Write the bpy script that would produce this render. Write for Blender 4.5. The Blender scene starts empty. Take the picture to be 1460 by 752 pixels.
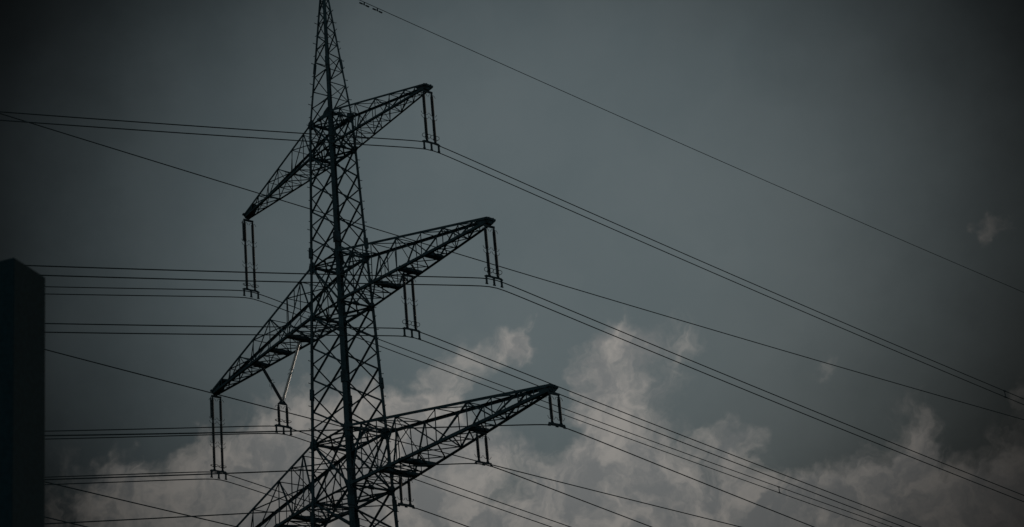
import bpy, bmesh, math, random
from mathutils import Vector, Matrix
random.seed(7)
S = bpy.context.scene
V = Vector

# ------------------------------------------------------------------ camera
CAM = V((85.4364, -61.1009, 1.6))
RX = V((0.6179486, 0.7816418, -0.0847092))      # camera right
RY = V((-0.3685080, 0.1927776, -0.9094167))     # camera down
RZ = V((-0.6945081, 0.5931887, 0.4071679))      # camera forward
cd = bpy.data.cameras.new('camera'); cam = bpy.data.objects.new('camera', cd)
S.collection.objects.link(cam)
cam.matrix_world = Matrix(((RX.x, -RY.x, -RZ.x, CAM.x), (RX.y, -RY.y, -RZ.y, CAM.y),
                           (RX.z, -RY.z, -RZ.z, CAM.z), (0, 0, 0, 1)))
cd.sensor_width = 36.0; cd.lens = 76.98
cd.clip_start = 0.1; cd.clip_end = 20000
cd.dof.use_dof = True; cd.dof.focus_distance = 110.0; cd.dof.aperture_fstop = 4.5
S.camera = cam

# ------------------------------------------------------------------ world + sun
SUN_EL, SUN_AZ = math.radians(6.0), math.atan2(0.92, -0.377)    # low sun behind the line, to the right
w = bpy.data.worlds.new('World'); S.world = w; w.use_nodes = True
nt = w.node_tree; nt.nodes.clear(); L = nt.links.new

def N(t, **k):
    n = nt.nodes.new(t)
    for a, b in k.items(): setattr(n, a, b)
    return n
def put(sock, v):
    if hasattr(v, 'is_output'): L(v, sock)
    else: sock.default_value = v
def M(op, a, b=None, c=None, clamp=False):
    n = N('ShaderNodeMath', operation=op, use_clamp=clamp); put(n.inputs[0], a)
    if b is not None: put(n.inputs[1], b)
    if c is not None: put(n.inputs[2], c)
    return n.outputs[0]
def VM(op, a, b=None):
    n = N('ShaderNodeVectorMath', operation=op); put(n.inputs[0], a)
    if b is not None: put(n.inputs[1], b)
    return n.outputs['Value'] if op in ('DOT_PRODUCT', 'LENGTH') else n.outputs['Vector']
def SM(x, a, b, lo=0.0, hi=1.0):
    n = N('ShaderNodeMapRange', interpolation_type='SMOOTHSTEP', clamp=True)
    put(n.inputs['Value'], x); put(n.inputs['From Min'], a); put(n.inputs['From Max'], b)
    n.inputs['To Min'].default_value = lo; n.inputs['To Max'].default_value = hi
    return n.outputs['Result']
def NOISE(vec, scale, detail=8, rough=0.55, dist=0.0):
    n = N('ShaderNodeTexNoise', noise_dimensions='3D'); put(n.inputs['Vector'], vec)
    n.inputs['Scale'].default_value = scale; n.inputs['Detail'].default_value = detail
    n.inputs['Roughness'].default_value = rough; n.inputs['Distortion'].default_value = dist
    return n
def MIX(f, a, b):
    n = N('ShaderNodeMix', data_type='RGBA'); put(n.inputs[0], f); put(n.inputs[6], a); put(n.inputs[7], b)
    return n.outputs[2]
def XYZ(x, y, z=0.0):
    n = N('ShaderNodeCombineXYZ'); put(n.inputs[0], x); put(n.inputs[1], y); put(n.inputs[2], z)
    return n.outputs[0]

tc = N('ShaderNodeTexCoord'); D = VM('NORMALIZE', tc.outputs['Generated'])
sep = N('ShaderNodeSeparateXYZ'); L(D, sep.inputs[0]); dx, dy, dz = sep.outputs
el = M('MULTIPLY_ADD', M('ARCSINE', dz), 60.95, 0.486)
caz, saz = math.cos(math.radians(139.5)), math.sin(math.radians(139.5))
north = M('ADD', M('MULTIPLY', dx, caz), M('MULTIPLY', dy, saz))        # compass bearing 139.5 deg
east = M('ADD', M('MULTIPLY', dx, saz), M('MULTIPLY', dy, -caz))
az = M('MULTIPLY', M('ARCTAN2', east, north), 55.7)                     # degrees on the 26 deg parallel
P = XYZ(az, el)                                                         # sky position: bearing, elevation

sky = N('ShaderNodeTexSky', sky_type='NISHITA'); sky.sun_disc = False
sky.sun_elevation = SUN_EL; sky.sun_rotation = math.pi / 2 - SUN_AZ
sky.air_density = 1.5; sky.dust_density = 2.0; sky.ozone_density = 2.0

# warp the sky position a little so that nothing keeps a clean outline
wn = NOISE(P, 0.42, 4, 0.6)
warp = VM('SUBTRACT', wn.outputs['Color'], (0.5, 0.5, 0.5))
wn2 = NOISE(VM('ADD', P, (31.0, 7.0, 0.0)), 1.5, 5, 0.6)
warp2 = VM('SUBTRACT', wn2.outputs['Color'], (0.5, 0.5, 0.5))
def scale(v, s):
    n = N('ShaderNodeVectorMath', operation='SCALE'); put(n.inputs[0], v); n.inputs['Scale'].default_value = s
    return n.outputs[0]
PW = VM('ADD', P, VM('ADD', scale(warp, 2.6), scale(warp2, 0.7)))

# broken cloud bank near the horizon: billows at fixed bearings and elevations (deg)
BILLOWS = [  # bearing, elevation, half width, half height, weight
    (-8.0, 20.2, 3.0, 1.4, 1.40), (-6.2, 21.6, 1.6, 1.2, 0.65), (-4.4, 20.6, 1.9, 1.7, 0.95), (-10.8, 19.0, 1.8, 1.2, 0.50), (-10.6, 20.6, 0.8, 0.8, 0.45),
    (-2.3, 20.6, 2.2, 1.7, 1.15), (-2.2, 22.4, 0.9, 0.7, 0.60), (-1.0, 23.5, 0.9, 0.55, 0.70), (-0.1, 23.9, 0.55, 0.40, 0.85), (-1.2, 18.4, 2.4, 1.0, 1.0),
    (2.15, 22.3, 0.60, 0.95, 1.15), (2.9, 23.3, 0.8, 0.40, 0.75), (2.2, 20.9, 1.4, 1.1, 1.0), (2.7, 19.4, 2.2, 1.1, 1.2), (4.5, 23.4, 0.6, 0.55, 0.50), (3.5, 22.2, 0.9, 0.8, 0.55),
    (5.4, 20.5, 0.9, 0.55, 0.65), (5.2, 18.7, 2.0, 0.9, 0.8), (9.9, 19.9, 0.75, 0.95, 1.1), (8.9, 18.5, 1.5, 0.8, 1.0), (7.2, 17.6, 2.5, 0.9, 1.0),
    (12.3, 18.2, 1.5, 1.0, 0.9), (10.6, 16.9, 3.0, 1.0, 1.0), (13.6, 20.0, 0.5, 0.7, 0.55), (12.95, 24.85, 0.26, 0.30, 0.50), (13.3, 25.3, 0.30, 0.32, 0.50), (8.25, 22.0, 0.30, 0.5, 0.42),
    (0.6, 16.6, 16.0, 1.6, 1.15), (-1.1, 19.8, 0.65, 0.55, -0.75), (0.4, 20.8, 0.65, 0.5, -0.65), (-9.5, 22.0, 0.8, 0.6, -0.5), (6.9, 20.3, 0.8, 0.9, -0.4), (4.6, 21.6, 1.6, 0.7, -0.3),
    (11.3, 19.4, 0.5, 0.8, -0.5), (8.0, 20.6, 0.7, 0.6, -0.4), (-0.3, 22.3, 0.9, 0.7, -0.75), (-3.4, 23.3, 1.0, 0.7, -0.6), (1.0, 21.6, 0.45, 0.8, -0.35), (4.3, 19.9, 0.5, 0.4, -0.35),
]
bank = 0.0
for (bx, by, rx, ry, wt) in BILLOWS:
    q = VM('DIVIDE', VM('SUBTRACT', PW, (bx, by, 0.0)), (rx, ry, 1.0))
    q = VM('MULTIPLY', q, (1.0, 1.0, 0.0))
    g = M('MULTIPLY', M('POWER', 2.718, M('MULTIPLY', VM('DOT_PRODUCT', q, q), -0.75)), wt)
    bank = g if isinstance(bank, float) else M('ADD', bank, g)
# away from the picture the bank simply runs on round the horizon
round_ = M('MULTIPLY', M('SUBTRACT', 1.0, SM(el, 8.0, 24.0)), SM(M('ABSOLUTE', az), 15.0, 24.0))
bank = M('ADD', bank, M('MULTIPLY', round_, 0.8))
PS = VM('MULTIPLY', PW, (1.25, 0.85, 1.0))
fb = NOISE(PS, 0.60, 9, 0.56, 0.25).outputs['Fac']
# wind-torn strands: noise drawn out along a slope of about sixty degrees
ca, sa = math.cos(math.radians(58)), math.sin(math.radians(58))
along = VM('DOT_PRODUCT', PW, (ca, sa, 0.0)); across = VM('DOT_PRODUCT', PW, (-sa, ca, 0.0))
PT = XYZ(M('MULTIPLY', along, 0.38), across, 3.7)
strand = NOISE(PT, 1.9, 8, 0.58, 0.6).outputs['Fac']
fine = NOISE(VM('ADD', VM('MULTIPLY', PW, (1.0, 0.7, 1.0)), (11.0, 3.0, 0.0)), 2.2, 8, 0.58, 0.4).outputs['Fac']
dens = M('ADD', bank, M('ADD', M('MULTIPLY', M('SUBTRACT', fb, 0.5), 1.35),
         M('ADD', M('MULTIPLY', M('SUBTRACT', fine, 0.5), 0.50), M('MULTIPLY', M('SUBTRACT', strand, 0.5), 0.85))))
cover = M('MULTIPLY', SM(dens, 0.12, 1.22), SM(bank, 0.04, 0.34))
# shading of the billows: bright torn rims, greyer where the cloud is thick
sh = NOISE(VM('ADD', PS, (5.0, 40.0, 0.0)), 0.8, 8, 0.58, 0.4).outputs['Fac']
shade = M('ADD', sh, M('MULTIPLY', M('SUBTRACT', strand, 0.5), 0.35))
shade = M('SUBTRACT', shade, M('MULTIPLY', SM(dens, 0.9, 1.9), 0.07))
ccol = MIX(SM(shade, 0.30, 0.66), (1.62, 1.68, 1.68, 1), (2.95, 2.80, 2.60, 1))
ccol = MIX(SM(az, 6.0, 15.0), ccol, MIX(0.4, ccol, (1.95, 1.78, 1.66, 1)))       # rosier towards the low sun
# thin overcast above
ov = NOISE(VM('MULTIPLY', PW, (0.8, 0.6, 1.0)), 0.26, 7, 0.52).outputs['Fac']
base = MIX(SM(ov, 0.25, 0.75), (0.84, 1.09, 1.18, 1), (0.99, 1.23, 1.31, 1))
base = MIX(0.06, base, sky.outputs['Color'])
# lens vignette put into the sky: brightness falls off round the view axis
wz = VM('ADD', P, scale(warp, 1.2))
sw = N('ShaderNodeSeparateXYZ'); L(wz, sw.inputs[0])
def vignette(x0, y0, rx, ry, n_):
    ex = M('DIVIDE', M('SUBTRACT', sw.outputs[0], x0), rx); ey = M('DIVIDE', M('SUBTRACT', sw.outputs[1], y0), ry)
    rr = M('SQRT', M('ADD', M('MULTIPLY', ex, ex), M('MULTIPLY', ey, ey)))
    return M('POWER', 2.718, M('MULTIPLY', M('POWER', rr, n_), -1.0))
rear_fill = M('ADD', M('MULTIPLY', SM(north, 0.35, -0.6), 1.5), 0.011)  # added brightness in the unseen sky behind the camera, fill for the dark steel
vig_sky = M('ADD', vignette(0.45, 26.66, 11.45, 9.64, 3.4), rear_fill)
vig_cloud = M('ADD', vignette(0.3, 25.6, 12.2, 10.6, 3.3), rear_fill)
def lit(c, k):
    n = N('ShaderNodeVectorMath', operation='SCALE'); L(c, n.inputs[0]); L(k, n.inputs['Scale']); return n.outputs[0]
col = MIX(M('MULTIPLY', cover, 0.95), lit(base, vig_sky), lit(ccol, vig_cloud))
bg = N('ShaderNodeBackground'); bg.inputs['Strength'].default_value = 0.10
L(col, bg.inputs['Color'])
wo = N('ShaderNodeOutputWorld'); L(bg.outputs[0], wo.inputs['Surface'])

sl = bpy.data.lights.new('sun', 'SUN'); sun = bpy.data.objects.new('sun', sl); S.collection.objects.link(sun)
sl.energy = 0.5; sl.angle = math.radians(10); sl.color = (1.0, 0.86, 0.72)
ld = V((math.cos(SUN_AZ) * math.cos(SUN_EL), math.sin(SUN_AZ) * math.cos(SUN_EL), math.sin(SUN_EL)))
sun.rotation_euler = ld.to_track_quat('Z', 'Y').to_euler()
S.view_settings.view_transform = 'Standard'; S.view_settings.look = 'None'
S.view_settings.exposure = 0.0; S.view_settings.gamma = 1.0; S.view_settings.use_curve_mapping = False

# ------------------------------------------------------------------ materials
def mat(name, col, rough=0.6, metal=0.0, var=0.25, scale=3.0, spec=0.5, bump=0.0):
    m = bpy.data.materials.new(name); m.use_nodes = True
    t = m.node_tree; b = t.nodes['Principled BSDF']
    no = t.nodes.new('ShaderNodeTexNoise'); no.inputs['Scale'].default_value = scale; no.inputs['Detail'].default_value = 6
    co = t.nodes.new('ShaderNodeTexCoord'); t.links.new(co.outputs['Object'], no.inputs['Vector'])
    r = t.nodes.new('ShaderNodeValToRGB')
    r.color_ramp.elements[0].position = 0.3; r.color_ramp.elements[1].position = 0.75
    r.color_ramp.elements[0].color = (*[c * (1 - var) for c in col], 1)
    r.color_ramp.elements[1].color = (*[c * (1 + var) for c in col], 1)
    t.links.new(no.outputs['Fac'], r.inputs[0]); t.links.new(r.outputs[0], b.inputs['Base Color'])
    b.inputs['Roughness'].default_value = rough; b.inputs['Metallic'].default_value = metal
    b.inputs['Specular IOR Level'].default_value = spec
    if bump:
        bu = t.nodes.new('ShaderNodeBump'); bu.inputs['Strength'].default_value = bump
        t.links.new(no.outputs['Fac'], bu.inputs['Height']); t.links.new(bu.outputs[0], b.inputs['Normal'])
    return m
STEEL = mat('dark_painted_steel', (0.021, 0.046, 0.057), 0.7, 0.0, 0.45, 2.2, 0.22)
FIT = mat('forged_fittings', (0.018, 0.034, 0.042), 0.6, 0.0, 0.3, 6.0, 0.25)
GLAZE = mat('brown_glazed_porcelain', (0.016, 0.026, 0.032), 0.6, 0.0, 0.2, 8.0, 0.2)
GLINT = mat('pale_glint_glaze', (0.45, 0.47, 0.48), 0.28, 0.0, 0.1, 8.0, 0.6)  # sun glint on one rod put into a paler base colour
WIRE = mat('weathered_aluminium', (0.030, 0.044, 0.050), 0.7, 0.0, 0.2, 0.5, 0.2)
BRICK = mat('dark_masonry', (0.009, 0.027, 0.034), 0.95, 0.0, 0.22, 30.0, 0.1, 0.25)  # near-black base colour with fine mottling
PLASTER = mat('grey_plaster', (0.25, 0.24, 0.22), 0.9, 0.0, 0.1, 4.0, 0.2)
TILE = mat('dark_roof_tiles', (0.06, 0.045, 0.04), 0.8, 0.0, 0.3, 9.0, 0.3)
GRASS = mat('meadow_grass', (0.045, 0.06, 0.022), 0.95, 0.0, 0.45, 0.35, 0.2, 0.4)

# ------------------------------------------------------------------ helpers
def link(o, parent=None):
    S.collection.objects.link(o)
    if parent: o.parent = parent
    return o
def build(name, bm, m, parent=None, smooth=False):
    me = bpy.data.meshes.new(name); bm.to_mesh(me); bm.free(); me.materials.append(m)
    if smooth:
        for f in me.polygons: f.use_smooth = True
    return link(bpy.data.objects.new(name, me), parent)
def root(name, label, cat, loc=(0, 0, 0), group=None):
    o = bpy.data.objects.new(name, None); o.location = loc; o.empty_display_size = 0.3
    return tag(link(o), label, cat, group)
def tag(o, label, cat, group=None):
    o['label'] = label; o['category'] = cat
    if group: o['group'] = group
    return o
def perp(d, ref):
    u = ref - d * ref.dot(d)
    if u.length < 1e-4: u = V((1, 0, 0)) - d * d.x
    if u.length < 1e-4: u = V((0, 1, 0)) - d * d.y
    return u.normalized()
def prof(bm, a, b, pts):
    ra = [bm.verts.new(a + p) for p in pts]; rb = [bm.verts.new(b + p) for p in pts]
    n = len(pts)
    for i in range(n): bm.faces.new((ra[i], ra[(i + 1) % n], rb[(i + 1) % n], rb[i]))
    bm.faces.new(ra[::-1]); bm.faces.new(rb)
def angle(bm, a, b, s, ref=V((0, 0, 1)), t=None, ref2=None):
    """rolled steel angle from a to b, flange s"""
    a, b = V(a), V(b); d = (b - a).normalized(); u = perp(d, ref); v = d.cross(u).normalized()
    if ref2 is not None and v.dot(ref2) < 0: v = -v
    t = t or max(0.012, s * 0.12); h = s * 0.5
    sq = [(-h, -h), (h, -h), (h, -h + t), (-h + t, -h + t), (-h + t, h), (-h, h)]
    prof(bm, a, b, [u * p + v * q for p, q in sq])
def bar(bm, a, b, wd, ht, ref=V((0, 0, 1))):
    a, b = V(a), V(b); d = (b - a).normalized(); u = perp(d, ref); v = d.cross(u).normalized()
    prof(bm, a, b, [u * (p * ht / 2) + v * (q * wd / 2) for p, q in ((-1, -1), (1, -1), (1, 1), (-1, 1))])
def tube(bm, pts, r, n=6):
    pts = [V(p) for p in pts]; rings = []; u = None
    for i, p in enumerate(pts):
        d = (pts[min(i + 1, len(pts) - 1)] - pts[max(i - 1, 0)]).normalized()
        u = perp(d, u if u is not None else V((0.123, 0.05, 1)))
        v = d.cross(u); rr = r[i] if isinstance(r, (list, tuple)) else r
        rings.append([bm.verts.new(p + (u * math.cos(2 * math.pi * k / n) + v * math.sin(2 * math.pi * k / n)) * rr) for k in range(n)])
    for A, B in zip(rings, rings[1:]):
        for k in range(n): bm.faces.new((A[k], A[(k + 1) % n], B[(k + 1) % n], B[k]))
    bm.faces.new(rings[0][::-1]); bm.faces.new(rings[-1])
def torus(bm, c, R_, r, ax, n=20, m=6):
    c = V(c); ax = V(ax).normalized(); u = perp(ax, V((0.3, 0.9, 0.2))); v = ax.cross(u); rg = []
    for i in range(n):
        a = 2 * math.pi * i / n; e = u * math.cos(a) + v * math.sin(a)
        rg.append([bm.verts.new(c + e * (R_ + r * math.cos(2 * math.pi * k / m)) + ax * (r * math.sin(2 * math.pi * k / m))) for k in range(m)])
    for i in range(n):
        A, B = rg[i], rg[(i + 1) % n]
        for k in range(m): bm.faces.new((A[k], A[(k + 1) % m], B[(k + 1) % m], B[k]))
def plate(bm, c, poly, nrm, th):
    """flat polygonal plate, poly = list of 3d offsets from c"""
    c = V(c); nrm = V(nrm).normalized() * th / 2
    A = [bm.verts.new(c + V(p) - nrm) for p in poly]; B = [bm.verts.new(c + V(p) + nrm) for p in poly]
    n = len(poly)
    for i in range(n): bm.faces.new((A[i], A[(i + 1) % n], B[(i + 1) % n], B[i]))
    bm.faces.new(A[::-1]); bm.faces.new(B)
NB = bmesh.new

# ------------------------------------------------------------------ ground, building at the left edge
g = NB(); n = 60; half = 6000.0
def gp(i): s = (i / n * 2 - 1); return half * s * abs(s)
grid = [[g.verts.new((gp(i), gp(j), 0.0)) for j in range(n + 1)] for i in range(n + 1)]
for i in range(n):
    for j in range(n): g.faces.new((grid[i][j], grid[i + 1][j], grid[i + 1][j + 1], grid[i][j + 1]))
go = build('ground', g, GRASS); go['kind'] = 'structure'

# square-topped stack of a house just left of the camera: corner found 14 m away
c0 = V((74.05137, -55.43741, 0)); c1 = V((73.86548, -55.12448, 0)); zt = 7.45718
e1 = (c1 - c0).normalized(); e2 = V((-e1.y, e1.x, 0))
if e2.dot(V((73.95541, -55.48494, 0)) - c0) < 0: e2 = -e2
W1, W2 = (c1 - c0).length, 1.05
house = root('building', 'dark square topped masonry block of a building rising at the left edge', 'building', (c0.x, c0.y, 0))
def hp(a, b, z): return e1 * a + e2 * b + V((0, 0, z))
b = NB()
prof(b, V((0, 0, 2.5)), V((0, 0, zt)), [hp(0, 0, 0), hp(W1, 0, 0), hp(W1, W2, 0), hp(0, W2, 0)])
bmesh.ops.bevel(b, geom=[e for e in b.edges], offset=0.006, segments=2, affect='EDGES', profile=0.6)
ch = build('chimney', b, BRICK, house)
b = NB()
prof(b, hp(-1.2, 0.15, 0), hp(2.6, 0.15, 0), [V((0, 0, 0)), V((0, 0, 2.7)), e2 * 1.7 + V((0, 0, 4.2)), e2 * 3.4 + V((0, 0, 2.7)), e2 * 3.4])
build('wall', b, PLASTER, house)
b = NB()
for s in (0, 1):
    prof(b, hp(-1.5, 0.15, 0), hp(2.9, 0.15, 0),
         [e2 * (1.7 + (1.7 if s else -1.7) * k) + V((0, 0, 4.2 - 1.5 * k + o)) for k, o in ((0, 0.03), (1.22, 0.03), (1.22, 0.13), (0, 0.13))])
build('roof', b, TILE, house)

# ------------------------------------------------------------------ the lattice pylon
Z3, SL, W3, KY = 39.40, 0.033457, 1.5, 0.789       # shaft: a little narrower along the line than across it
LEVELS = [dict(zt=57.64, zb=55.65, tx=8.57, tz=55.63), dict(zt=49.22, zb=46.41, tx=12.55, tz=46.38), dict(zt=39.40, zb=36.32, tx=15.87, tz=36.60)]
ZTOP, ZPK = 57.64, 65.8
def hw(z):
    if z <= ZTOP: return W3 + SL * (Z3 - z)
    w0 = W3 + SL * (Z3 - ZTOP)
    return max(0.11, w0 - (z - ZTOP) * (w0 - 0.16) / (65.26 - ZTOP))
def cor(sx, sy, z): return V((sx * hw(z), sy * KY * hw(z), z))
pylon = root('lattice_pylon', 'tall dark steel lattice pylon with three pairs of tapering crossarms', 'pylon')
CN = [(-1, -1), (1, -1), (1, 1), (-1, 1)]
# legs, with splice sleeves and step bolts
bolt_me = None
for (sx, sy) in CN:
    b = NB(); rx, ry = V((-sx, 0, 0)), V((0, -sy, 0))
    for za, zb, s in ((0, 20, 0.22), (20, 36, 0.20), (36, 46.4, 0.18), (46.4, ZTOP, 0.155), (ZTOP, ZPK, 0.115)):
        angle(b, cor(sx, sy, za), cor(sx, sy, zb), s, rx, s * 0.13, ry)
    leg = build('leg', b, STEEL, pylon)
    for zs in (42.1, 50.05, 35.5, 25.0, 61.0):
        b = NB(); angle(b, cor(sx, sy, zs - 0.30), cor(sx, sy, zs + 0.30), 0.26 if zs < 55 else 0.16, rx, 0.05, ry)
        build('splice_plate', b, STEEL, leg)
    if (sx, sy) in ((-1, -1), (1, 1)):
        z = 34.0; k = 0
        while z < ZPK - 0.3 and k < 50:
            d = V((sx, 0, 0)) if k % 2 else V((0, sy, 0))
            b = NB(); c = cor(sx, sy, z)
            tube(b, [c, c + d * 0.25, c + d * 0.28 + V((0, 0, 0.03))], 0.020, 5)
            build('step_bolt', b, STEEL, leg); z += 0.62; k += 1
    # gusset plates where the crossarm chords meet the leg
    for lv in LEVELS:
        for zz, sz in ((lv['zt'], 0.42), (lv['zb'], 0.33)):
            b = NB(); c = cor(sx, sy, zz); sz *= (0.72 + 0.28 * hw(zz) / 1.5)
            plate(b, c + V((0, sy * 0.02, 0)), [(-sx * sz * .75, 0, -sz * .5), (-sx * sz * .75, 0, sz * .25), (-sx * sz * .2, 0, sz * .8), (sx * sz * .55, 0, sz * .5), (sx * sz * .8, 0, -sz * .2), (sx * sz * .1, 0, -sz * .9)], (0, 1, 0), 0.025)
            plate(b, c + V((sx * 0.02, 0, 0)), [(0, -sy * sz * .75, -sz * .5), (0, -sy * sz * .75, sz * .4), (0, 0, sz * .8), (0, sy * sz * .12, 0), (0, 0, -sz * .9)], (1, 0, 0), 0.025)
            build('gusset_plate', b, STEEL, leg)

def xface(bm, axis, s, nodes, size, stagger=0):
    """crossed diagonals on one face between successive node heights"""
    for i, (za, zb) in enumerate(zip(nodes, nodes[1:])):
        for k in (0, 1):
            p, q = (-1, 1) if k else (1, -1)
            if axis == 'y': A, B = cor(p, s, za), cor(q, s, zb); nr = V((0, s, 0))
            else: A, B = cor(s, p, za), cor(s, q, zb); nr = V((s, 0, 0))
            off = nr * (-0.035 if k else 0.035)
            angle(bm, A + off, B + off, size, nr)
def span(a, b, k, st=0.0):
    h = (b - a) / k
    if not st: return [a + h * i for i in range(k + 1)]
    return [a] + [a + h * (i + 0.5) for i in range(k)] + [b]
SECT = [('peak', None), ]
zz = [ZTOP]; h = 1.75
while zz[-1] + h < ZPK: zz.append(zz[-1] + h); h *= 0.84
zz.append(ZPK)
zh = [ZTOP] + [(a + b) / 2 for a, b in zip(zz, zz[1:])] + [ZPK]
def face_set(za, zb, k, size):
    for s in (-1, 1):
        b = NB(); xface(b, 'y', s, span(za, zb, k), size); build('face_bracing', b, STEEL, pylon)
        b = NB(); xface(b, 'x', s, span(za, zb, k, 1), size); build('face_bracing', b, STEEL, pylon)
def zigzag(bm, axis, s, nodes, size, start):
    for i, (za, zb) in enumerate(zip(nodes, nodes[1:])):
        p = 1 if (i + start) % 2 else -1
        if axis == 'y': A, B, C_ = cor(p, s, za), cor(-p, s, zb), cor(p, s, zb)
        else: A, B, C_ = cor(s, p, za), cor(s, -p, zb), cor(s, p, zb)
        nr = V((0, s, 0)) if axis == 'y' else V((s, 0, 0))
        angle(bm, A + nr * .02, B + nr * .02, size, nr)
        if (i + start) % 2 == 0: angle(bm, B - nr * .02, C_ - nr * .02, size * .8, nr)
zk = [ZTOP]; h = 1.0
while zk[-1] + h < ZPK: zk.append(zk[-1] + h); h *= 0.955
zk.append(ZPK)
for s in (-1, 1):
    b = NB(); zigzag(b, 'y', s, zk, 0.055, 0 if s < 0 else 1); build('face_bracing', b, STEEL, pylon)
    b = NB(); zigzag(b, 'x', s, zk, 0.055, 1 if s < 0 else 0); build('face_bracing', b, STEEL, pylon)
face_set(49.22, 55.65, 4, 0.075); face_set(39.40, 46.41, 4, 0.082)
face_set(28.0, 36.32, 4, 0.09); face_set(15.0, 28.0, 4, 0.10); face_set(0.0, 15.0, 4, 0.11)
for lv in LEVELS:
    a, c = lv['zb'], lv['zt']; sz = 0.058 + 0.018 * hw(c)
    for s in (-1, 1):
        b = NB(); xface(b, 'y', s, [a, c], sz); build('face_bracing', b, STEEL, pylon)
        b = NB(); xface(b, 'x', s, [a, c], sz)
        for z, o in ((a, c), (c, a)):                                   # fan from the middle of the tie
            mid = (cor(s, -1, z) + cor(s, 1, z)) / 2
            for y in (-1, 1): angle(b, mid + V((s * .03, 0, 0)), cor(s, y, a + (c - a) * 0.5), 0.06)
        build('face_bracing', b, STEEL, pylon)
    for z in (a, c):                                                    # flat frame inside the shaft
        b = NB()
        for i in range(4):
            p, q = cor(*CN[i], z), cor(*CN[(i + 1) % 4], z)
            angle(b, p, q, 0.12, V((0, 0, 1)))
        mids = [(cor(*CN[i], z) + cor(*CN[(i + 1) % 4], z)) / 2 for i in range(4)]
        for i in range(4): angle(b, mids[i] + V((0, 0, .03)), mids[(i + 1) % 4] + V((0, 0, .03)), 0.075)
        for i in (0, 1): angle(b, cor(*CN[i], z) - V((0, 0, .05)), cor(*CN[i + 2], z) - V((0, 0, .05)), 0.07)
        for i in (1, 3): plate(b, mids[i], [(0, -.17, -.11), (0, .17, -.11), (0, .22, .05), (0, 0, .15), (0, -.22, .05)], (1, 0, 0), 0.02)
        build('plan_bracing', b, STEEL, pylon)
# small equipment plates bolted under the top frame
b = NB()
p, q = cor(1, -1, ZTOP), cor(-1, -1, ZTOP)
bar(b, p + V((0, 0, -.05)), p.lerp(q, 0.62) + V((0, 0, -.05)), 0.16, 0.14)
build('platform_beam', b, STEEL, pylon); b = NB()
plate(b, p.lerp(q, 0.18) + V((0, -.10, -.05)), [(-.38, 0, -.16), (.3, 0, -.3), (.3, 0, .3), (-.05, 0, .16)], (0, 1, 0), 0.03)
build('gusset_plate', b, STEEL, pylon)
b = NB(); p, q = cor(-1, 1, ZTOP), cor(1, 1, ZTOP)
bar(b, p.lerp(q, .3) + V((0, .02, .02)), q + V((0, .02, .02)), 0.2, 0.16)
build('platform_beam', b, STEEL, pylon)
# peak with earth wire bracket
b = NB()
bar(b, (0, 0, ZPK - 0.3), (0, 0, 66.05), 0.24, 0.24, V((1, 0, 0)))
bar(b, (0, -0.45, 66.0), (0, 0.45, 66.0), 0.10, 0.12)
tube(b, [(0, 0, 66.0), (0, 0, 66.25)], 0.05, 8)
build('peak_bracket', b, STEEL, pylon)

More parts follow.
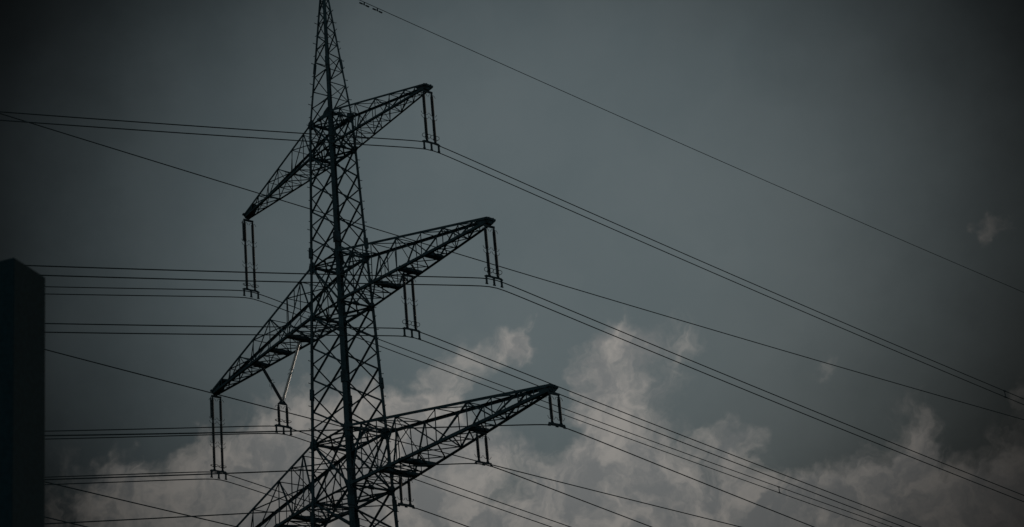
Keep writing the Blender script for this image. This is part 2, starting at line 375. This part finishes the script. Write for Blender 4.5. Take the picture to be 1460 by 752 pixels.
ARM = [dict(nodes=[1.75, 3.03, 4.65, 5.8, 6.98, 7.8], beams=[], c=(0.105, 0.11), l=0.052),
       dict(nodes=[2.45, 3.92, 5.85, 7.75, 9.35, 10.5, 11.5], beams=[3.97, 5.95, 8.0], c=(0.125, 0.135), l=0.062),
       dict(nodes=[2.6, 3.8, 5.2, 8.1, 10.3, 12.0, 13.76, 14.8], beams=[3.9, 5.5, 10.3], c=(0.14, 0.15), l=0.070)]
def arm(i, s):
    lv, A = LEVELS[i], ARM[i]
    a = bpy.data.objects.new('crossarm', None); link(a, pylon)
    wt, wb, tx, tz = hw(lv['zt']), hw(lv['zb']), lv['tx'], lv['tz']; e = 0.13 if i < 2 else 0.07
    if i == 2 and s < 0: tz -= 0.30
    def top(x, y):
        k = (x - wt) / (tx - wt)
        return V((s * x, y * (wt * KY * (1 - k) + e * k), lv['zt'] * (1 - k) + (tz + 0.08) * k))
    def bot(x, y):
        k = (x - wb) / (tx - wb)
        return V((s * x, y * (wb * KY * (1 - k) + e * k), lv['zb'] * (1 - k) + (tz - 0.10) * k))
    for y in (-1, 1):
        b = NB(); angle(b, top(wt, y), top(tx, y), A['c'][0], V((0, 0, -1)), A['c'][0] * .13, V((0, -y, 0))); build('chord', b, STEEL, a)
        b = NB(); angle(b, bot(wb, y), bot(tx, y), A['c'][1], V((0, 0, 1)), A['c'][1] * .13, V((0, -y, 0))); build('chord', b, STEEL, a)
    nd = [wb] + A['nodes']; ls = A['l']
    for y in (-1, 1):                                                   # side lattice: posts and diagonals
        b = NB()
        for k, x in enumerate(nd[1:]):
            o = V((0, y * 0.02, 0))
            angle(b, top(x, y) + o, bot(x, y) + o, ls * 0.85, V((0, 1, 0)))
            xp = nd[k]; o = -o
            pr = max(xp, wt)
            if k % 2 == 0: angle(b, bot(xp, y) + o, top(x, y) + o, ls, V((0, 1, 0)))
            else: angle(b, top(pr, y) + o, bot(x, y) + o, ls, V((0, 1, 0)))
            if k in (1, 2) and x - xp > 1.3:                            # short redundant member
                d0, d1 = (bot(xp, y), top(x, y)) if k % 2 == 0 else (top(pr, y), bot(x, y))
                angle(b, (d0 + d1) / 2 + o, (bot((xp + x) / 2, y) if k % 2 == 0 else top((xp + x) / 2, y)) + o, ls * .6, V((0, 1, 0)))
        build('side_lacing', b, STEEL, a)
    # floor lattice: X between bottom chords, finer than the sides
    b = NB(); fl = [wb]
    for x0, x1 in zip(nd, nd[1:]):
        m_ = 2 if (x1 - x0) > 1.25 else 1
        fl += [x0 + (x1 - x0) * (j + 1) / m_ for j in range(m_)]
    for k, (x0, x1) in enumerate(zip(fl, fl[1:])):
        dz_ = V((0, 0, 0.03))
        angle(b, bot(x0, -1) + dz_, bot(x1, 1) + dz_, ls * .75)
        angle(b, bot(x0, 1) - dz_, bot(x1, -1) - dz_, ls * .75)
        angle(b, bot(x1, -1), bot(x1, 1), ls * .7)
    build('floor_lacing', b, STEEL, a)
    b = NB()
    for k, (x0, x1) in enumerate(zip([wt] + A['nodes'], A['nodes'])):   # roof lattice: zigzag between top chords
        yy = 1 if k % 2 else -1
        angle(b, top(x0, yy), top(x1, -yy), ls * .75); angle(b, top(x1, -1), top(x1, 1), ls * .7)
    for k, x in enumerate(A['nodes'][1:-2]):                            # cross frames
        if k % 2: angle(b, top(x, -1), bot(x, 1), ls * .65)
        else: angle(b, top(x, 1), bot(x, -1), ls * .65)
    build('roof_lacing', b, STEEL, a)
    for x in A['beams']:                                                # heavy double channels that carry the strings
        b = NB()
        for o in (-0.11, 0.11):
            bar(b, bot(x + o, -1.1) + V((0, 0, .02)), bot(x + o, 1.1) + V((0, 0, .02)), 0.08, 0.17)
        bar(b, bot(x, -0.3) - V((0, 0, .08)), bot(x, 0.3) - V((0, 0, .08)), 0.26, 0.03)
        build('cross_beam', b, STEEL, a)
    # tip: two cheek plates closed on top, and a short cross head that carries the strings
    b = NB(); x0 = tx - (0.80 + 0.10 * i)
    for y in (-1, 1):
        f = [top(x0, y), top(tx, y) + V((0, 0, .05)), V((s * (tx + .16), y * e, tz + .08)), V((s * (tx + .12), y * e, tz - .10)), bot(tx, y) + V((0, 0, -.06)), bot(x0 + .35, y)]
        c = sum(f, V()) / len(f); plate(b, c, [q - c for q in f], (0, 1, 0), 0.03)
    f = [top(x0, -1), top(x0, 1), top(tx, 1), top(tx, -1)]
    c = sum(f, V()) / 4; plate(b, c + V((0, 0, .06)), [q - c for q in f], (0, 0, 1), 0.03)
    bar(b, (s * (tx + .02), -.30, tz + .02), (s * (tx + .02), .30, tz + .02), 0.16, 0.10)
    plate(b, (s * (tx + .02), 0, tz - .10), [(0, -.28, .08), (0, .30, .06), (0, .12, -.12), (0, -.12, -.12)], (1, 0, 0), 0.06)
    build('tip_plate', b, STEEL, a)
for i in range(3):
    for s in (1, -1): arm(i, s)

# ------------------------------------------------------------------ insulators
def string_bm(L_, units, top_r=0.088, core=0.062):
    """vertical long rod string hanging from the origin: cap, ribbed rods, couplings"""
    b = NB(); ring = []; z = -0.10; ul = (L_ - 0.2) / units
    ring += [(0.0, 0.03), (-0.10, 0.03)]
    for u in range(units):
        z0 = -0.10 - u * ul; z1 = z0 - ul
        ring += [(z0, 0.055), (z0 - .10, 0.055)]
        k = int((ul - .24) / 0.055)
        for j in range(k):
            zz_ = z0 - .12 - j * (ul - .24) / k
            ring += [(zz_, core), (zz_ - .018, top_r), (zz_ - .030, core)]
        ring += [(z1 + .11, 0.055), (z1 + .01, 0.055)]
    ring += [(-(L_ - .1), 0.03), (-L_, 0.03)]
    n_ = 8; prev = None
    for zz_, r in ring:
        c = [b.verts.new((r * math.cos(2 * math.pi * k / n_), r * math.sin(2 * math.pi * k / n_), zz_)) for k in range(n_)]
        if prev:
            for k in range(n_): b.faces.new((prev[k], c[k], c[(k + 1) % n_], prev[(k + 1) % n_]))
        prev = c
    return b, ul
def horn(parent, z, up, y=0.0):
    b = NB(); d = 1 if up else -1
    for s in (-1, 1):
        tube(b, [(0, s * .04, z), (0, s * .13, z), (0, s * .19, z + d * .05), (0, s * .23, z + d * .14)], 0.012, 5)
    o = build('arcing_horn', b, FIT, parent); o.location.y += y
def rope(parent, y, ztop, L_, units, kind, m=GLAZE, name='insulator_string'):
    b, ul = string_bm(L_, units)
    st = build(name, b, m, parent, True); st.location = (0, y, ztop)
    horn(st, -0.14, False)
    for u in range(1, units):
        horn(st, -0.10 - u * ul + 0.10, True); horn(st, -0.10 - u * ul - 0.12, True)
    b = NB()
    if kind == 'ring':
        torus(b, (0, 0, -L_ + .30), 0.215, 0.014, (0.1, 0.05, 1)); tube(b, [(0, -.215, -L_ + .30), (0, 0, -L_ + .16), (0, .215, -L_ + .30)], 0.014, 5)
        build('guard_ring', b, FIT, st)
    elif kind == 'loops':
        for s in (-1, 1): torus(b, (0.0, s * .15, -L_ + .34), 0.10, 0.014, (.8, -.5, -.3), 14); tube(b, [(0, 0, -L_ + .1), (0, s * .09, -L_ + .15), (0, s * .13, -L_ + .25)], 0.014, 5)
        build('guard_ring', b, FIT, st)
    else: horn(st, -L_ + .22, True)
    return st
DY = 0.26
def yoke(parent, z, drop):
    b = NB(); bar(b, (0, -.47, z), (0, .47, z), 0.05, 0.085)
    for y in (-DY, DY): plate(b, (0, y, z + .07), [(0, -.10, -.05), (0, .10, -.05), (0, .03, .10), (0, -.03, .10)], (1, 0, 0), 0.04)
    build('yoke_plate', b, FIT, parent)
    for y in (-.455, 0.0, .455):
        b = NB(); z1 = z - drop
        bar(b, (0, y, z - .03), (0, y, z1 - .03), 0.06, 0.085, V((0, 1, 0)))
        tube(b, [(0, y - .07, z1 - .01), (0, y, z1), (0, y + .07, z1 - .01)], 0.036, 6)
        if drop > .3: tube(b, [(0, y - .09, z - .035), (0, y, z - .015), (0, y + .09, z - .035)], 0.038, 6)
        build('hanger', b, FIT, parent)
def hang(x, ztop, zyoke, units, kind, label, group, drop, rod=False, stem=0.22):
    r = root('insulator_set', label, 'insulator', (x, 0, ztop), group); Lt = ztop - zyoke
    b = NB(); bar(b, (0, -.32, -stem), (0, .32, -stem), 0.06, 0.11); bar(b, (0, 0, -stem), (0, 0, 0.0), 0.07, 0.10, V((0, 1, 0)))
    build('top_bracket', b, FIT, r)
    for y in (-DY, DY): rope(r, y, -stem, Lt - stem, units, kind)
    yoke(r, -Lt, drop)
    if rod:
        b = NB(); tube(b, [(0, -.36, -stem - .05), (0, -.38, -stem - .2), (0, -.38, -stem - 1.1), (0, -.38, -stem - 1.3)], [.018, .04, .04, .05], 6)
        build('damper_rod', b, FIT, r)
    return r
GB, GS = 'insulator sets hanging from the pylon', 'short insulator sets under the lowest crossarm'
hang(8.53, 55.56, 52.41, 2, 'loops', 'double insulator set hanging from the right tip of the highest crossarm', GB, 0.40)
hang(-8.53, 55.50, 51.00, 3, 'ring', 'long double insulator set hanging from the left tip of the highest crossarm', GB, 0.40, True)
hang(12.48, 46.29, 43.39, 2, 'loops', 'double insulator set hanging from the right tip of the middle crossarm', GB, 0.40)
hang(-12.50, 46.27, 41.66, 3, 'ring', 'long double insulator set hanging from the left tip of the middle crossarm', GB, 0.40, True)
hang(5.81, 46.38, 43.22, 2, 'loops', 'double insulator set under the right half of the middle crossarm, inward of its tip', GB, 0.40)
hang(15.95, 36.48, 34.79, 1, 'horn', 'short double insulator set hanging from the right tip of the lowest crossarm', GS, 0.10)
hang(10.55, 36.40, 34.72, 1, 'horn', 'short double insulator set midway along the right half of the lowest crossarm', GS, 0.10)
hang(4.37, 36.25, 34.56, 1, 'horn', 'short double insulator set close to the shaft, right half of the lowest crossarm', GS, 0.10)
# V-shaped set on the left half of the middle arm
r = root('insulator_set', 'V shaped insulator set with one glinting rod under the left half of middle crossarm', 'insulator', (-5.92, 0, 43.45), GB)
for tx, m in ((-7.85, GLAZE), (-4.00, GLINT)):
    a = V((tx + 5.92, 0, 46.30 - 43.45)); d = (V((0, 0, 0)) - a)
    b, ul = string_bm(d.length, 2, *((0.072, 0.0715) if m is GLINT else (0.088, 0.062)))
    st = build('insulator_string', b, m, r, True); st.location = a
    st.rotation_euler = d.to_track_quat('-Z', 'Y').to_euler()
    if m is GLINT: st['label'] = 'pale glinting insulator rod'
    for q in (-.14, -0.10 - ul + .1, -0.10 - ul - .12, -d.length + .25): horn(st, q, q > -.2)
b = NB(); plate(b, (0, 0, -.05), [(0, -.32, -.10), (0, .32, -.10), (0, .09, .14), (0, -.09, .14)], (1, 0, 0), 0.06); build('top_bracket', b, FIT, r)
for y in (-DY, DY): rope(r, y, -.10, 1.27, 1, 'ring')
yoke(r, -1.37, 0.40)

# ------------------------------------------------------------------ conductors
def wire(x, z0, aR, bR, aL, bL, r, label, group, yR=260.0, yL=-150.0, name='conductor', x_slope=0.0):
    ys = []; y = yL
    while y < yR:
        ys.append(y); y += 0.5 if abs(y) < 2 else min(6.0, 0.5 + abs(y) * 0.08)
    ys.append(yR); pts = []
    for y in ys:
        a, c, q = (aR, bR, y) if y >= 0 else (aL, bL, -y)
        e = 0.55; rounded = q if aL == -aR else math.sqrt(q * q + e * e) - e            # smooth bend through the clamp
        pts.append(V((x + x_slope * y, y, z0 - a * rounded + c * q * q)))
    b = NB(); tube(b, pts, r, 6)
    return tag(build(name, b, WIRE, None, True), label, 'power line', group)
RC = 0.027
GW = 'conductors carried by the pylon'
for x, z, aR, aL, where in (
        (8.53, 52.38, .157, .202, 'the right tip of the highest crossarm'),
        (-8.53, 50.90, .1585, .192, 'the left tip of the highest crossarm'),
        (12.48, 43.27, .1635, .1935, 'the right tip of the middle crossarm'),
        (5.81, 43.21, .168, .187, 'the inner right set of the middle crossarm'),
        (-5.92, 42.04, .168, .186, 'the V shaped set of the middle crossarm'),
        (-12.50, 41.58, .166, .180, 'the left tip of the middle crossarm')):
    for dz_, nm in ((0.0, 'upper'), (-0.41, 'lower')):
        wire(x, z + dz_, aR, .0003, aL, .00035, RC, '%s wire of the bundled pair at %s' % (nm, where), GW)
for x, z, where in ((15.95, 34.73, 'the right tip of the lowest crossarm'), (10.55, 34.64, 'the middle short set of the lowest crossarm'),
                    (4.37, 34.51, 'the short set nearest the shaft on the lowest crossarm')):
    wire(x, z, .184, .0004, .187, .00035, RC, 'single power line held by ' + where, GW)
ew = root('earth_wire', 'thin earth wire sloping down to the right from the top of the pylon', 'power line', (0, 0, 0))
o = wire(0.0, 66.25, .1297, .0002, .20, .0003, 0.021, '', None, name='cable'); o.parent = ew
for k in ('label', 'category'): del o[k]
for y in (2.75, 3.65, -2.75, -3.65):
    b = NB(); z = 66.25 - (.1297 if y > 0 else .20) * abs(y)
    sl_ = -.1297 if y > 0 else .20
    for e in (-.22, .22): tube(b, [(0, y + e - .10, z - .11 + sl_ * (e - .10)), (0, y + e + .10, z - .11 + sl_ * (e + .10))], 0.045, 7)
    bar(b, (0, y - .28, z - .11 - sl_ * .28), (0, y + .28, z - .11 + sl_ * .28), .025, .025); bar(b, (0, y, z - .14), (0, y, z + .02), .05, .06, V((0, 1, 0)))
    build('vibration_damper', b, FIT, ew)
# spacers clamped between the two wires of a pair
def spacer(x, z, y, aR, label):
    zz_ = z - aR * (math.sqrt(y * y + .3025) - .55) + .0003 * y * y
    s = root('spacer', label, 'spacer', (x, y, zz_), 'spacers in the bundled pairs')
    b = NB(); bar(b, (0, 0, -.37), (0, 0, -.04), .035, .035, V((0, 1, 0))); build('bar', b, FIT, s)
    for q in (0, -.41):
        b = NB(); tube(b, [(0, -.10, q), (0, .10, q)], 0.042, 6); build('clamp', b, FIT, s)
spacer(-8.53, 50.90, 40.2, .1585, 'small spacer between two wires in the cloudy lower right sky')
spacer(8.53, 52.38, 42.9, .157, 'small spacer between two wires near the right edge of the sky')
# single wires of a second line that runs behind the pylon
G2 = 'single wires of the line behind the pylon'
for z, a, b_, lab in ((70.73, .0584, .00012, 'uppermost of the thin single wires passing behind the pylon from the left edge'),
                      (54.97, .0740, .00012, 'single wire passing behind the left tip of the middle crossarm'),
                      (46.22, .0850, .00012, 'single wire crossing low behind the left half of the lowest crossarm'),
                      (43.96, .0960, .00012, 'lowest single wire in the bottom left corner beside the dark building')):
    wire(-30.0, z, a, b_, -a, b_, 0.038, lab, G2)
